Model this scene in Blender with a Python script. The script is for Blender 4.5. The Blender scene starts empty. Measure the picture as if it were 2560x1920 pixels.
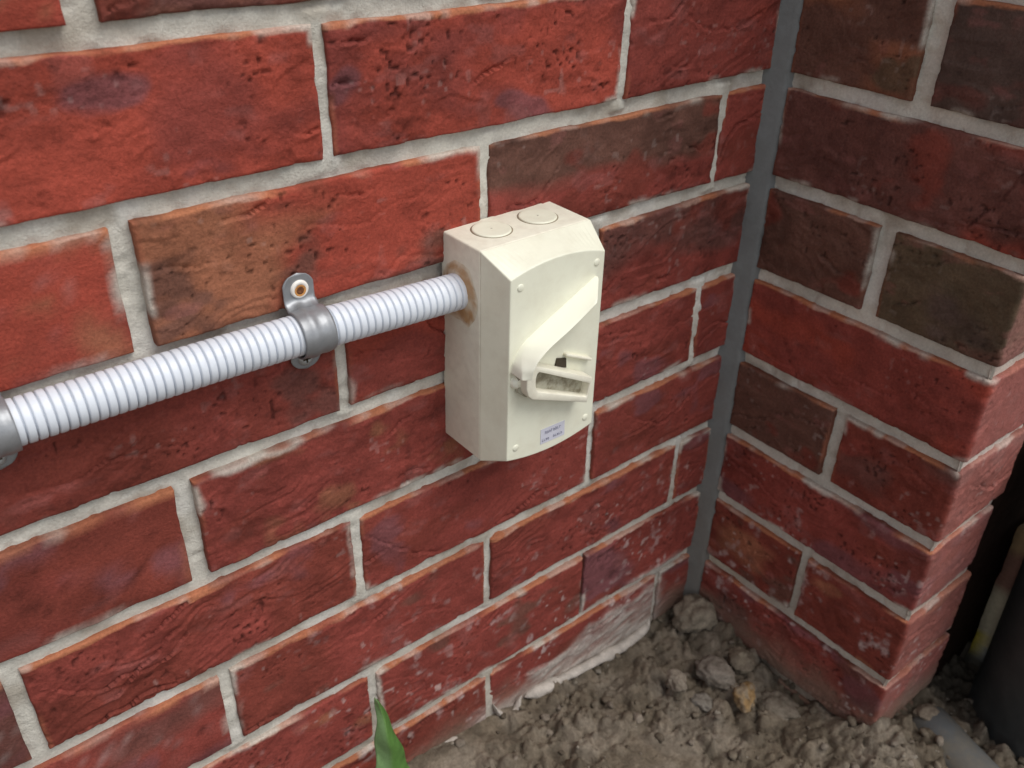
import bpy, math
import numpy as np
from mathutils import Matrix, Vector

# ---------------------------------------------------------------- camera, world, sun, exposure
scn = bpy.context.scene
col = scn.collection
CAM = (-0.66275, -0.47827, 0.181)
RT = ((0.781723, -0.623282, 0.020718), (-0.314252, -0.422397, -0.850192), (0.538660, 0.658104, -0.526065))
cd = bpy.data.cameras.new('camera')
cam = bpy.data.objects.new('camera', cd); col.objects.link(cam)
m = Matrix.Identity(4)
for i in range(3):
    m[i][0] = RT[0][i]; m[i][1] = -RT[1][i]; m[i][2] = -RT[2][i]; m[i][3] = CAM[i]
cam.matrix_world = m
cd.sensor_width = 36; cd.lens = 36*2302.77/2560
cd.clip_start = 0.01; cd.clip_end = 500
cd.dof.use_dof = True; cd.dof.focus_distance = 0.60; cd.dof.aperture_fstop = 11
scn.camera = cam

SUN_EL, SUN_AZ = math.radians(60), math.radians(26)      # azimuth from -y towards +x
sd = Vector((math.sin(SUN_AZ)*math.cos(SUN_EL), -math.cos(SUN_AZ)*math.cos(SUN_EL), math.sin(SUN_EL)))
w = bpy.data.worlds.new('World'); scn.world = w; w.use_nodes = True
nt = w.node_tree; nt.nodes.clear()
sky = nt.nodes.new('ShaderNodeTexSky'); sky.sky_type = 'NISHITA'; sky.sun_disc = False
sky.sun_elevation = SUN_EL; sky.sun_rotation = math.pi - SUN_AZ
hs = nt.nodes.new('ShaderNodeHueSaturation'); hs.inputs['Saturation'].default_value = 0.22
bg = nt.nodes.new('ShaderNodeBackground'); bg.inputs[1].default_value = 0.108
wo = nt.nodes.new('ShaderNodeOutputWorld')
nt.links.new(sky.outputs[0], hs.inputs['Color']); nt.links.new(hs.outputs[0], bg.inputs[0]); nt.links.new(bg.outputs[0], wo.inputs[0])
sl = bpy.data.lights.new('sun', 'SUN'); sl.energy = 1.4; sl.angle = math.radians(38); sl.color = (1.0, 0.97, 0.92)
so = bpy.data.objects.new('sun', sl); col.objects.link(so)
so.rotation_euler = sd.to_track_quat('Z', 'Y').to_euler(); so.location = (1, -2, 3)
scn.view_settings.view_transform = 'Standard'; scn.view_settings.look = 'None'
scn.view_settings.gamma = 1; scn.view_settings.exposure = 0.64

# ---------------------------------------------------------------- helpers
def hash3(ix, iy, iz, seed):
    h = (ix.astype(np.int64)*374761393 + iy.astype(np.int64)*668265263 + iz.astype(np.int64)*2147483647 + seed*974634777) & 0xffffffff
    h = ((h ^ (h >> 13))*1274126177) & 0xffffffff
    h = ((h ^ (h >> 16))*2246822519) & 0xffffffff
    return ((h ^ (h >> 15)) & 0xffffff)/float(0xffffff)
def vnoise(p, seed=0):
    i = np.floor(p).astype(np.int64); f = p - i; f = f*f*f*(f*(f*6-15)+10)
    r = 0
    for a in (0, 1):
        for b in (0, 1):
            for c in (0, 1):
                wgt = (f[:, 0] if a else 1-f[:, 0])*(f[:, 1] if b else 1-f[:, 1])*(f[:, 2] if c else 1-f[:, 2])
                r = r + wgt*hash3(i[:, 0]+a, i[:, 1]+b, i[:, 2]+c, seed)
    return r*2-1
def fbm(p, o=4, seed=0, g=0.5):
    s = 0; a = 1.0; t = 0; q = p.copy()
    for k in range(o):
        s = s + a*vnoise(q, seed+k*17); t += a; a *= g; q = q*2.03 + 13.7
    return s/t
def sst(a, b, x):
    t = np.clip((x-a)/(b-a), 0, 1); return t*t*(3-2*t)
def mixc(A, B, t):
    t = np.asarray(t)[:, None]; return A*(1-t)+B*t
def P3(*a): return np.stack(np.broadcast_arrays(*[np.asarray(x, float) for x in a]), 1)

def mesh_obj(name, V, F, mats, parent=None, colr=None, mi=None, smooth=True):
    me = bpy.data.meshes.new(name)
    V = np.asarray(V, np.float32)
    if isinstance(F, np.ndarray):
        n = len(F); k = F.shape[1]
        me.vertices.add(len(V)); me.vertices.foreach_set('co', V.ravel())
        me.loops.add(n*k); me.loops.foreach_set('vertex_index', F.astype(np.int32).ravel())
        me.polygons.add(n); me.polygons.foreach_set('loop_start', np.arange(0, n*k, k, dtype=np.int32))
        me.update(calc_edges=True)
    else:
        me.from_pydata([tuple(v) for v in V], [], F)
    me.polygons.foreach_set('use_smooth', np.full(len(me.polygons), smooth))
    for mt in (mats if isinstance(mats, (list, tuple)) else [mats]): me.materials.append(mt)
    if mi is not None: me.polygons.foreach_set('material_index', np.asarray(mi, np.int32))
    if colr is not None:
        a = me.color_attributes.new('Col', 'FLOAT_COLOR', 'POINT')
        c = np.ones((len(V), 4), np.float32); c[:, :3] = np.clip(colr, 0, 1); a.data.foreach_set('color', c.ravel())
    me.update()
    o = bpy.data.objects.new(name, me); col.objects.link(o)
    if parent: o.parent = parent
    return o
def grid_faces(nu, nv, off=0, flip=False, wrapu=False):
    iu = np.arange(nu if wrapu else nu-1); iv = np.arange(nv-1)
    a, b = np.meshgrid(iu, iv, indexing='ij'); a = a.ravel(); b = b.ravel(); a2 = (a+1) % nu
    F = np.stack([a*nv+b, a2*nv+b, a2*nv+b+1, a*nv+b+1], 1)+off
    return F[:, ::-1] if flip else F
def tag(o, label=None, cat=None, group=None, kind=None):
    if label: o['label'] = label
    if cat: o['category'] = cat
    if group: o['group'] = group
    if kind: o['kind'] = kind
    return o
def empty(name, loc=(0, 0, 0)):
    o = bpy.data.objects.new(name, None); col.objects.link(o); o.location = loc; o.empty_display_size = 0.01; return o
def attach(o, root):     # parent a world-space mesh to an Empty that stands away from the origin
    o.parent = root; o.location = -Vector(root.location); return o

def material(name, color=(.5, .5, .5), rough=.6, metal=0, use_col=False, fine=0.0, fscale=300, bump=0.0, bscale=600, bump2=0.0, b2scale=2500, spec=0.5, tint=None, rvar=0):
    mt = bpy.data.materials.new(name); mt.use_nodes = True
    n = mt.node_tree; bs = n.nodes['Principled BSDF']
    bs.inputs['Roughness'].default_value = rough; bs.inputs['Metallic'].default_value = metal
    bs.inputs['Specular IOR Level'].default_value = spec
    tc = n.nodes.new('ShaderNodeTexCoord')
    if use_col:
        at = n.nodes.new('ShaderNodeAttribute'); at.attribute_name = 'Col'; src = at.outputs['Color']
    else:
        rgb = n.nodes.new('ShaderNodeRGB'); rgb.outputs[0].default_value = (*color, 1); src = rgb.outputs[0]
    if tint:
        nz = n.nodes.new('ShaderNodeTexNoise'); nz.inputs['Scale'].default_value = tint[1]; nz.inputs['Detail'].default_value = 6; nz.inputs['Roughness'].default_value = .65
        n.links.new(tc.outputs['Object'], nz.inputs['Vector'])
        rp = n.nodes.new('ShaderNodeMapRange'); rp.inputs['From Min'].default_value = tint[2]; rp.inputs['From Max'].default_value = tint[3]; rp.inputs['To Max'].default_value = tint[4]
        n.links.new(nz.outputs['Fac'], rp.inputs['Value'])
        mx = n.nodes.new('ShaderNodeMix'); mx.data_type = 'RGBA'
        n.links.new(rp.outputs[0], mx.inputs[0]); n.links.new(src, mx.inputs[6]); mx.inputs[7].default_value = (*tint[0], 1); src = mx.outputs[2]
    if fine > 0:
        nz = n.nodes.new('ShaderNodeTexNoise'); nz.inputs['Scale'].default_value = fscale; nz.inputs['Detail'].default_value = 5; nz.inputs['Roughness'].default_value = .7
        n.links.new(tc.outputs['Object'], nz.inputs['Vector'])
        rp = n.nodes.new('ShaderNodeMapRange'); rp.inputs['From Min'].default_value = .25; rp.inputs['From Max'].default_value = .75
        rp.inputs['To Min'].default_value = 1-fine; rp.inputs['To Max'].default_value = 1+fine
        n.links.new(nz.outputs['Fac'], rp.inputs['Value'])
        mx = n.nodes.new('ShaderNodeMix'); mx.data_type = 'RGBA'; mx.blend_type = 'MULTIPLY'; mx.inputs[0].default_value = 1
        cb = n.nodes.new('ShaderNodeCombineColor')
        for k in range(3): n.links.new(rp.outputs[0], cb.inputs[k])
        n.links.new(src, mx.inputs[6]); n.links.new(cb.outputs[0], mx.inputs[7]); src = mx.outputs[2]
    n.links.new(src, bs.inputs['Base Color'])
    last = None
    for st, sc in ((bump, bscale), (bump2, b2scale)):
        if st > 0:
            nz = n.nodes.new('ShaderNodeTexNoise'); nz.inputs['Scale'].default_value = sc; nz.inputs['Detail'].default_value = 4; nz.inputs['Roughness'].default_value = .6
            n.links.new(tc.outputs['Object'], nz.inputs['Vector'])
            bp = n.nodes.new('ShaderNodeBump'); bp.inputs['Strength'].default_value = 1; bp.inputs['Distance'].default_value = st
            n.links.new(nz.outputs['Fac'], bp.inputs['Height'])
            if last: n.links.new(last.outputs[0], bp.inputs['Normal'])
            last = bp
    if last: n.links.new(last.outputs[0], bs.inputs['Normal'])
    if rvar:
        nz = n.nodes.new('ShaderNodeTexNoise'); nz.inputs['Scale'].default_value = 120; nz.inputs['Detail'].default_value = 5
        n.links.new(tc.outputs['Object'], nz.inputs['Vector'])
        rp = n.nodes.new('ShaderNodeMapRange'); rp.inputs['To Min'].default_value = rough-rvar; rp.inputs['To Max'].default_value = rough+rvar
        n.links.new(nz.outputs['Fac'], rp.inputs['Value']); n.links.new(rp.outputs[0], bs.inputs['Roughness'])
    return mt

M_brick = material('fired_clay', use_col=True, rough=.8, fine=.30, fscale=520, bump=.0007, bscale=420, bump2=.0003, b2scale=1500, spec=.18, rvar=.12)
M_mortar = material('mortar', use_col=True, rough=.95, fine=.16, fscale=500, bump=.0008, bscale=600, bump2=.0003, b2scale=2000, spec=.2)
M_seal = material('sealant', use_col=True, rough=.65, fine=.08, fscale=250, bump=.0005, bscale=150, spec=.4)
M_soil = material('soil', use_col=True, rough=.97, fine=.3, fscale=300, bump=.002, bscale=240, bump2=.0008, b2scale=900, spec=.15)
M_box = material('cream_plastic', (.80, .795, .65), .42, fine=.03, fscale=60, bump=.00004, bscale=1200, tint=((.55, .49, .36), 45, .45, .8, .35), spec=.45)
M_boxdirty = material('dusty_cream_plastic', (.79, .76, .63), .6, fine=.06, fscale=150, tint=((.56, .49, .38), 90, .45, .8, .45))
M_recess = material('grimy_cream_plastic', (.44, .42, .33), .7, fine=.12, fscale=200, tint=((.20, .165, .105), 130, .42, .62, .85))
M_lever = material('lit_cream_plastic', (.88, .87, .73), .32, fine=.02, fscale=60, spec=.5)  # cream lightened to carry the sky light on the tilted lever
M_conduit = material('white_pvc', (.68, .72, .78), .42, fine=.05, fscale=80, tint=((.55, .56, .60), 60, .5, .8, .3))
M_galv = material('galvanised_steel', (.30, .31, .325), .44, metal=.5, fine=.15, fscale=90, bump=.00015, bscale=250, rvar=.12)
M_rust = material('rust', (.16, .06, .02), .9, fine=.3, fscale=900, bump=.0003, bscale=900)
M_white = material('white_washer', (.82, .78, .72), .4, fine=.05, fscale=300)
M_amber = material('rust_stain', (.55, .25, .07), .7, fine=.3, fscale=900)
M_screw = material('zinc_screw', (.40, .41, .41), .5, metal=.5, fine=.2, fscale=600)
M_groove_shade = material('groove_shade', (.26, .21, .14), .9, fine=.2, fscale=300)  # darker brown, paints the shade inside the knockout grooves
M_dark = material('dark_gap', (.045, .033, .018), .9)
M_smear = material('dried_brown_adhesive', use_col=True, rough=.6, fine=.12, fscale=300, bump=.0004, bscale=250)
M_stick = material('paper_sticker', (.62, .62, .70), .5, fine=.05, fscale=400)
M_ink = material('blue_ink', (.13, .13, .22), .6)
M_leaf = material('leaf', use_col=True, rough=.45, fine=.12, fscale=250, bump=.0004, bscale=300)
M_blackp = material('black_plastic', (.030, .033, .033), .5, fine=.3, fscale=40, bump=.0003, bscale=100, tint=((.05, .05, .045), 14, .45, .75, .7), rvar=.1)
M_greyp = material('grey_pvc', (.09, .093, .094), .8, fine=.1, fscale=80, tint=((.14, .12, .09), 30, .40, .65, .9), bump=.0003, bscale=200)
M_board = material('dark_timber', (.020, .011, .008), .9, spec=.04, fine=.4, fscale=80, bump=.001, bscale=60)
M_stake = material('weathered_paint', use_col=True, rough=.8, fine=.2, fscale=200, bump=.0008, bscale=250)
M_stone = material('stone', use_col=True, rough=.95, fine=.3, fscale=350, bump=.001, bscale=350, spec=.2)

# ---------------------------------------------------------------- brickwork
Z = {-1: 0.0872, 0: 0.0, 1: -0.0862, 2: -0.1731, 3: -0.2613, 4: -0.3468, 5: -0.4313, 6: -0.5197}
for k in range(7, 10): Z[k] = Z[k-1]-0.086
for k in range(-2, -6, -1): Z[k] = Z[k+1]+0.086
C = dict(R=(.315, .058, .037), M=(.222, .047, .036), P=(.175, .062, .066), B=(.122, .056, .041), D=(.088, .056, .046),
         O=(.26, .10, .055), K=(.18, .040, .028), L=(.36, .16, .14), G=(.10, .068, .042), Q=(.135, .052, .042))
C = {k: np.array(v) for k, v in C.items()}

def make_brick(s0, s1, z0, z1, spec, seed, step=.0014, D=.013):
    """one brick in wall space (s along the wall, z up, d outward); spec = (base, second, third, mode)"""
    r = .0013
    pre = [(0, D), (0, D*.55), (0, .0035), (0, r), (.3*r, .3*r), (r, 0)]
    def axis(a, b):
        L = b-a; n = max(4, int(round((L-2*r)/step)))
        pos = [a+p for p, d in pre]+list(a+r+(L-2*r)*np.arange(1, n)/n)+[b-p for p, d in pre[::-1]]
        dep = [d for p, d in pre]+[0]*(n-1)+[d for p, d in pre[::-1]]
        return np.array(pos), np.array(dep)
    ps, ds = axis(s0, s1); pz, dz = axis(z0, z1)
    S, ZZ = np.meshgrid(ps, pz, indexing='ij'); DS, DZ = np.meshgrid(ds, dz, indexing='ij')
    S = S.ravel(); ZZ = ZZ.ravel(); DS = DS.ravel(); DZ = DZ.ravel()
    dep = np.minimum((DS**4+DZ**4)**.25, D)
    rs = np.random.RandomState(seed); o = rs.rand(3)*50
    q = P3(S, ZZ, dep*0)
    eT = z1-ZZ; eB = ZZ-z0; eL = S-s0; eR = s1-S; eMin = np.minimum(np.minimum(eT, eB), np.minimum(eL, eR))
    # edge wander
    S2 = S+fbm(q*70+o, 3, 3)*.0009; Z2 = ZZ+fbm(q*np.array([50, 90, 1])+o+9, 3, 4)*.0010
    # face relief: bulge, fold creases, grain
    face = sst(0, .004, eMin)
    h = fbm(q*28+o, 2, 5)*.0012 + (rs.rand()-.5)*.0014 + (S-(s0+s1)/2)*(rs.rand()-.5)*.012
    warp = P3(fbm(q*18+o+31, 2, 6), fbm(q*18+o+77, 2, 7), 0)*.018
    ang = (rs.rand()-.3)*.5
    qa = P3((S+warp[:, 0])*math.cos(ang)+ZZ*math.sin(ang), -(S)*math.sin(ang)+(ZZ+warp[:, 1])*math.cos(ang), 0)
    f = fbm(qa*np.array([11, 42, 1])+o+5, 2, 8)*2.3
    saw = f-np.floor(f); crease = np.where(saw < .88, saw/.88, (1-saw)/.12)
    amp = sst(-.02, .42, fbm(q*22+o+60, 2, 9))
    h = h+crease*amp*.0010*face
    f2 = fbm(qa*np.array([30, 95, 1])+o+25, 2, 18)*1.6; s2 = f2-np.floor(f2)
    h = h+np.where(s2 < .85, s2/.85, (1-s2)/.15)*sst(0.1, .5, fbm(q*30+o+15, 2, 19))*.0009*face
    h = h+fbm(q*160+o, 3, 10)*.0005-np.abs(fbm(q*np.array([60, 95, 1])+o+33, 3, 20))*.0012*sst(-.1, .4, fbm(q*26+o+21, 2, 35))
    # sharp drag cracks: tapered one-sided folds wandering roughly along the brick
    for _k in range(int(2+rs.rand()*3.2*(s1-s0)/.23+1)):
        cs_, cz_ = s0+rs.rand()*(s1-s0), z0+.006+rs.rand()*(z1-z0-.012); ln_ = .012+.055*rs.rand()**1.6; an_ = rs.normal(.12, .28); am_ = .0018+.0042*rs.rand()**1.4
        pp = (S-cs_)*math.cos(an_)+(ZZ-cz_)*math.sin(an_); qq = -(S-cs_)*math.sin(an_)+(ZZ-cz_)*math.cos(an_)
        qq = qq-(fbm(P3(pp*45, _k*7.1, seed*.37), 3, 26)*.0085+rs.normal(0, 6)*pp*pp)
        en = np.clip(1-(pp/ln_)**2, 0, 1)**.8*(.6+.4*vnoise(P3(pp*150, _k, seed*.1), 27))
        h = h+face*am_*en*np.where(qq > 0, -np.exp(-qq/.0013), .40*np.exp(qq/.0045))
    pit = sst(.52, .75, vnoise(q*330+o, 11))*sst(-.1, .4, fbm(q*30+o+3, 2, 12))
    h = h-pit*.0012*face
    chip = sst(.25, .6, fbm(q*120+o+8, 2, 13))*np.exp(-np.maximum(eMin, 0)/.003)
    dpt = dep-h*(dep < D*.5)+chip*.0016
    # colour
    A, B_, C3, mode = spec
    A = C[A]; B_ = C[B_]; C3 = C[C3]
    L = s1-s0; u = (S-s0)/max(L, .05); v = (ZZ-z0)/(z1-z0)
    nz = fbm(q*np.array([14, 26, 1])+o+40, 3, 14)
    if mode == 'top': tB = sst(-.12, .25, v-.42+nz*.5+(u-.5)*.25)
    elif mode == 'left': tB = sst(-.1, .2, .42-u+nz*.4)
    elif mode == 'right': tB = sst(-.1, .2, u-.62+nz*.4)
    elif mode == 'all': tB = sst(-.6, .5, nz)
    else: tB = sst(.02, .45, nz)*.85
    c = mixc(np.tile(A, (len(S), 1)), B_, tB)
    n3 = fbm(q*np.array([22, 34, 1])+o+90, 3, 15)
    c = mixc(c, C3, sst(.22, .5, n3)*.8)
    c = mixc(c, np.array([.27, .10, .09]), sst(.28, .55, fbm(q*np.array([40, 70, 1])+o+19, 3, 21))*.3)
    c = c*(1+fbm(q*np.array([60, 90, 1])+o, 4, 16)*.34+fbm(q*12+o+5, 2, 37)*.25)[:, None]
    c = c*(1-.30*sst(.0, .35, fbm(q*20+o+66, 2, 36))*sst(.18, .5, fbm(q*np.array([150, 210, 1])+o+51, 3, 28)))[:, None]
    c = c*(1-.55*pit)[:, None]
    # sandy orange arris of the unglazed bed face along the top, thinner along the ends
    wv = .0022+.0030*fbm(q*np.array([45, 12, 1])+o+2, 3, 17)
    top = sst(wv+.0008, wv-.0008, eT)*sst(-.40, .15, fbm(q*np.array([22, 8, 1])+o+70, 2, 23)+.15)
    oc = mixc(np.tile(np.array([.44, .17, .085]), (len(S), 1)), np.array([.50, .32, .25]), sst(-.1, .4, fbm(q*60+o, 2, 24)))
    c = mixc(c, oc, top*.8)
    sidm = sst(.0008, .0035, dep)*(1-top)
    c = mixc(c, np.array([.20, .07, .04]), sidm*.6)
    es = sst(.0040, .0010, np.minimum(eL, eR))*sst(-.05, .3, fbm(q*np.array([10, 20, 1])+o+44, 2, 25))
    c = mixc(c, np.array([.33, .11, .06]), es*.5*(1-top))
    ms = sst(.0055, .0005, eMin+.0035*fbm(q*np.array([55, 55, 1])+o+12, 3, 29))*sst(.22, .5, fbm(q*np.array([26, 26, 1])+o+88, 3, 30))
    c = mixc(c, np.array([.50, .46, .40]), ms*.85)
    return S2, Z2, dpt, c, (len(ps), len(pz))

def dust(Vw, c, lo, amount=1.0):
    """lime bloom, specks of mortar and splashed soil (real dirt, thicker towards the ground)"""
    hgt = sst(-.22, -.62, Vw[:, 2])
    n = fbm(Vw*95, 3, 31); n2 = fbm(Vw*33, 3, 32)
    t = sst(.24, .62, n)*sst(.05-.45*hgt, .55, n2)*(.05+.75*hgt)
    c = mixc(c, np.array([.50, .40, .38]), t*amount)
    sp = sst(.60, .78, vnoise(Vw*230, 33))*sst(.15, .5, fbm(Vw*28, 2, 34))*(.12+.45*hgt)
    c = mixc(c, np.array([.66, .58, .54]), np.clip(sp, 0, 1)*.8*amount)
    g = sst(lo+.055, lo+.0, Vw[:, 2]+n2*.02)
    c = mixc(c, np.array([.20, .15, .11]), g*.75)
    return c

def wall(name, rows, place, lo, hi_step=.0014, extra=None):
    Vs = []; Cs = []; Fs = []; off = 0
    for (a, b, z0, z1, spec, seed, st) in rows:
        S, ZZ, dep, c, (nu, nv) = make_brick(a, b, z0, z1, spec, seed, st)
        V = place(S, ZZ, dep); c = dust(V, c, lo)
        if extra is not None: V, c = extra(V, c, S, ZZ, dep)
        Vs.append(V); Cs.append(c); Fs.append(grid_faces(nu, nv, off)); off += len(V)
    return np.concatenate(Vs), np.concatenate(Fs), np.concatenate(Cs)

def mortar_sheet(s0, s1, z0, z1, place, lo, step=.002, depth=.0048, seed=0, extra=None):
    nu = int((s1-s0)/step)+2; nv = int((z1-z0)/step)+2
    S, ZZ = np.meshgrid(np.linspace(s0, s1, nu), np.linspace(z0, z1, nv), indexing='ij'); S = S.ravel(); ZZ = ZZ.ravel()
    q = P3(S, ZZ, seed)
    d = depth+fbm(q*np.array([60, 90, 1]), 3, 50+seed)*.0011+fbm(q*np.array([14, 14, 1]), 2, 51+seed)*.0012+fbm(q*420, 2, 52)*.0003
    d = d+sst(.45, .7, vnoise(q*150, 53))*.0012
    c = np.tile(np.array([.575, .55, .485]), (len(S), 1))*(1+fbm(q*np.array([40, 40, 1]), 4, 54)*.24)[:, None]
    c = mixc(c, np.array([.68, .665, .62]), sst(0, .5, fbm(q*22+5, 3, 55))*.6)
    c = mixc(c, np.array([.30, .25, .19]), sst(.2, .6, fbm(q*38+8, 3, 56))*.5)
    V = place(S, ZZ, d)
    g = sst(-.30, -.62, V[:, 2]); c = mixc(c, np.array([.36, .30, .235]), g*.55+sst(lo+.03, lo, V[:, 2])*.4)
    if extra is not None: V, c = extra(V, c, S, ZZ, d)
    return V, grid_faces(nu, nv, 0), c

def join(parts):
    off = 0; V = []; F = []; Cc = []; mi = []
    for k, (v, f, c, m_) in enumerate(parts):
        V.append(v); F.append(f+off); Cc.append(c); mi.append(np.full(len(f), m_)); off += len(v)
    return np.concatenate(V), np.concatenate(F), np.concatenate(Cc), np.concatenate(mi)

BG = .0060   # half a bed joint
# ---- long wall: plane y = 0, s = x
left_place = lambda S, ZZ, d: P3(S, d, ZZ)
# per course: perpends (centre x, width) from the corner outwards, then specs from the corner outwards
PE = {
 -1: ([(-.175, .007), (-.5345, .016)], None),
 0: ([(-.1752, .0058), (-.4135, .0072)], None),
 1: ([(-.0572, .0058), (-.2985, .0078), (-.538, .0125)], None),
 2: ([(-.1885, .008), (-.4170, .009), (-.657, .010)], None),
 3: ([(-.0532, .0058), (-.294, .009), (-.534, .0125)], None),
 4: ([(-.1775, .0075), (-.4175, .008), (-.6555, .011)], None),
 5: ([(-.0538, .0062), (-.2935, .007), (-.5325, .009)], None),
 6: ([(-.1740, .0035), (-.4145, .008), (-.655, .010)], None),
 7: ([(-.0575, .008), (-.2915, .006), (-.533, .009)], None),
 8: ([(-.175, .008), (-.412, .009), (-.653, .010)], None)}
PE[-1] = ([(-.055, .005), (-.294, .006), (-.5345, .016)], None)
SP = {
 -1: ['KBM.', 'MKP.', 'QOK.', 'RMO.'],
 0: ['MRM.', 'MRP.', 'RMP.', 'RKM.'],
 1: ['MKM.', 'MBKt', 'ROBl', 'RKO.', 'RKM.'],
 2: ['MQKt', 'MRQ.', 'KMQa', 'RMO.'],
 3: ['MQP.', 'MKP.', 'MKO.', 'KMP.', 'RKM.'],
 4: ['MKP.', 'MKP.', 'KMP.', 'QMP.'],
 5: ['MPL.', 'MKP.', 'MKBl', 'MQP.', 'RKM.'],
 6: ['MPKl', 'MKB.', 'MKO.', 'KMP.'],
 7: ['MPP.', 'MKL.', 'KMR.', 'MKB.'],
 8: ['MKP.', 'RMO.', 'MKP.', 'KMP.']}
MODE = {'t': 'top', 'l': 'left', 'r': 'right', 'a': 'all', '.': ''}
def spec_of(s): return (s[0], s[1], s[2], MODE[s[3]])
rows = []; rng = np.random.RandomState(4)
pool = ['MKP.', 'RKM.', 'MBP.', 'KMO.', 'RMP.', 'MKBt', 'KBMa']
for k in range(-4, 10):
    if k in PE: pe = list(PE[k][0])
    else: pe = [(-.055, .008), (-.294, .009), (-.534, .009)] if k % 2 else [(-.175, .008), (-.414, .009), (-.655, .009)]
    while pe[-1][0] > -1.25: pe.append((pe[-1][0]-.24, .009))
    z1 = Z[k-1]-BG; z0 = Z[k]+BG; right = -.0035
    for i, (x, wd) in enumerate(pe):
        a = x+wd/2; b = right; right = x-wd/2
        sp = SP[k][i] if k in SP and i < len(SP[k]) else pool[rng.randint(len(pool))]
        vis = a > -.66 and -2 < k < 8 or (a > -.75 and k in (-1, 8))
        st = .00115 if (vis and b > -.72) else .006
        rows.append((a, b, z0+rng.uniform(-.0006, .0006), z1+rng.uniform(-.0006, .0006), spec_of(sp), 100*k+i+700, st))
SM = np.array([(-.290, -.57), (-.25, -.575), (-.20, -.560), (-.14, -.545), (-.10, -.535), (-.066, -.525), (-.02, -.517)])
def smear_extra(V, c, S, ZZ, d):
    # a thin skim of mortar dragged over the lowest courses near the corner
    topz = np.interp(S, SM[:, 0], SM[:, 1])
    n = fbm(P3(S*30, ZZ*60, 3), 4, 61); n2 = fbm(P3((S+ZZ*1.5)*40, (ZZ-S*.3)*160, 1), 3, 62)
    t = sst(-.010, .006, topz-ZZ+n*.022)*sst(-.335, -.27, S)*sst(-.040, -.062, S+n*.01)
    t = t*np.clip(.80+n2*.85, 0, 1)
    c = mixc(c, np.array([.40, .36, .32]), t*.85)
    V = V.copy(); V[:, 1] -= t*(.0012+.0012*n2)*(d < .009)
    t2 = sst(.012, .004, np.abs(ZZ-(Z[6]+n*.006)))*sst(-.12, -.09, S)*sst(.0, -.02, S)*np.clip(.6+n, 0, 1)
    c = mixc(c, np.array([.42, .38, .34]), t2*.8); V[:, 1] -= t2*.002*(d < .009)
    return V, c
V, F, c = wall('w', rows, left_place, -.60, extra=smear_extra)
def flush_perpends(V, c, S, ZZ, d):
    # the narrow upright joints were struck almost flush with the brick faces
    V, c = smear_extra(V, c, S, ZZ, d); t = np.zeros(len(S))
    for k_, (pe_, _u) in PE.items():
        inz = (ZZ < Z[k_-1]+.002) & (ZZ > Z[k_]-.002)
        for (x_, wd_) in pe_:
            t = np.maximum(t, inz*sst(.010, .005, np.abs(S-x_))*(.0036 if wd_ < .0065 and k_ != 6 else (.0018 if .0065 < wd_ < .010 else 0)))
    V = V.copy(); V[:, 1] -= t
    return V, c
mv, mf, mc = mortar_sheet(-1.25, -.0005, -.70, .42, left_place, -.60, .0022, extra=flush_perpends)
bV, bF, bC, bM = join([(V, F, c, 0), (mv, mf, mc, 1)])
root = empty('brick_wall', (-.6, 0, -.69))
tag(root, 'long red brick wall carrying the cream switch and white corrugated conduit', 'brick wall')
attach(mesh_obj('brickwork', bV, bF, [M_brick, M_mortar], colr=bC, mi=bM), root)
# ragged ledge of dried mortar along the soil line
def ribbon_lump(pts, rad, seed, step=.002, sq=(1, 1)):
    pts = np.array(pts, float); seg = np.r_[0, np.cumsum(np.linalg.norm(np.diff(pts, axis=0), axis=1))]
    n = max(6, int(seg[-1]/step)); t = np.linspace(0, seg[-1], n)
    P = np.stack([np.interp(t, seg, pts[:, k]) for k in range(3)], 1)
    m_ = 12; a = np.arange(m_)*2*math.pi/m_
    env = np.clip(np.minimum(t, seg[-1]-t)/.012, 0.02, 1)**.6
    rr = rad*env*(1.1+.6*fbm(P3(t*60, seed, 0), 3, seed))
    V = P[:, None, :]+np.stack([0*a, np.cos(a)*sq[0], np.sin(a)*sq[1]], 1)[None]*np.maximum(rr, .0004)[:, None, None]
    V = V.reshape(-1, 3); V = V+(fbm(V*260, 3, seed+1)*rad*.22)[:, None]*np.array([.6, -1, .8])
    i, j = np.meshgrid(np.arange(n-1), np.arange(m_), indexing='ij'); i = i.ravel(); j = j.ravel(); j2 = (j+1) % m_
    return V, np.stack([i*m_+j, (i+1)*m_+j, (i+1)*m_+j2, i*m_+j2], 1)
led = ribbon_lump([(-.246, -.002, -.586), (-.225, -.004, -.588), (-.19, -.005, -.591), (-.15, -.0055, -.596), (-.11, -.006, -.600), (-.085, -.0055, -.599), (-.068, -.004, -.596), (-.064, -.001, -.588)], .0052, 71)
led2 = ribbon_lump([(-.287, -.002, -.566), (-.283, -.004, -.579), (-.274, -.006, -.590), (-.262, -.006, -.592), (-.252, -.004, -.577)], .0042, 73)
led3 = ribbon_lump([(-.345, -.002, -.577), (-.33, -.004, -.585), (-.318, -.003, -.588)], .0040, 75)
lV, lF, lC, lM = join([(a, b, np.tile(np.array([.47, .42, .37]), (len(a), 1))*(1+fbm(a*200, 3, 74)*.35)[:, None], 0) for a, b in (led, led2, led3)])
attach(tag(mesh_obj('mortar_ledge', lV, lF, M_mortar, colr=lC), 'ragged pale dried mortar ledge just above the soil'), root)

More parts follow.
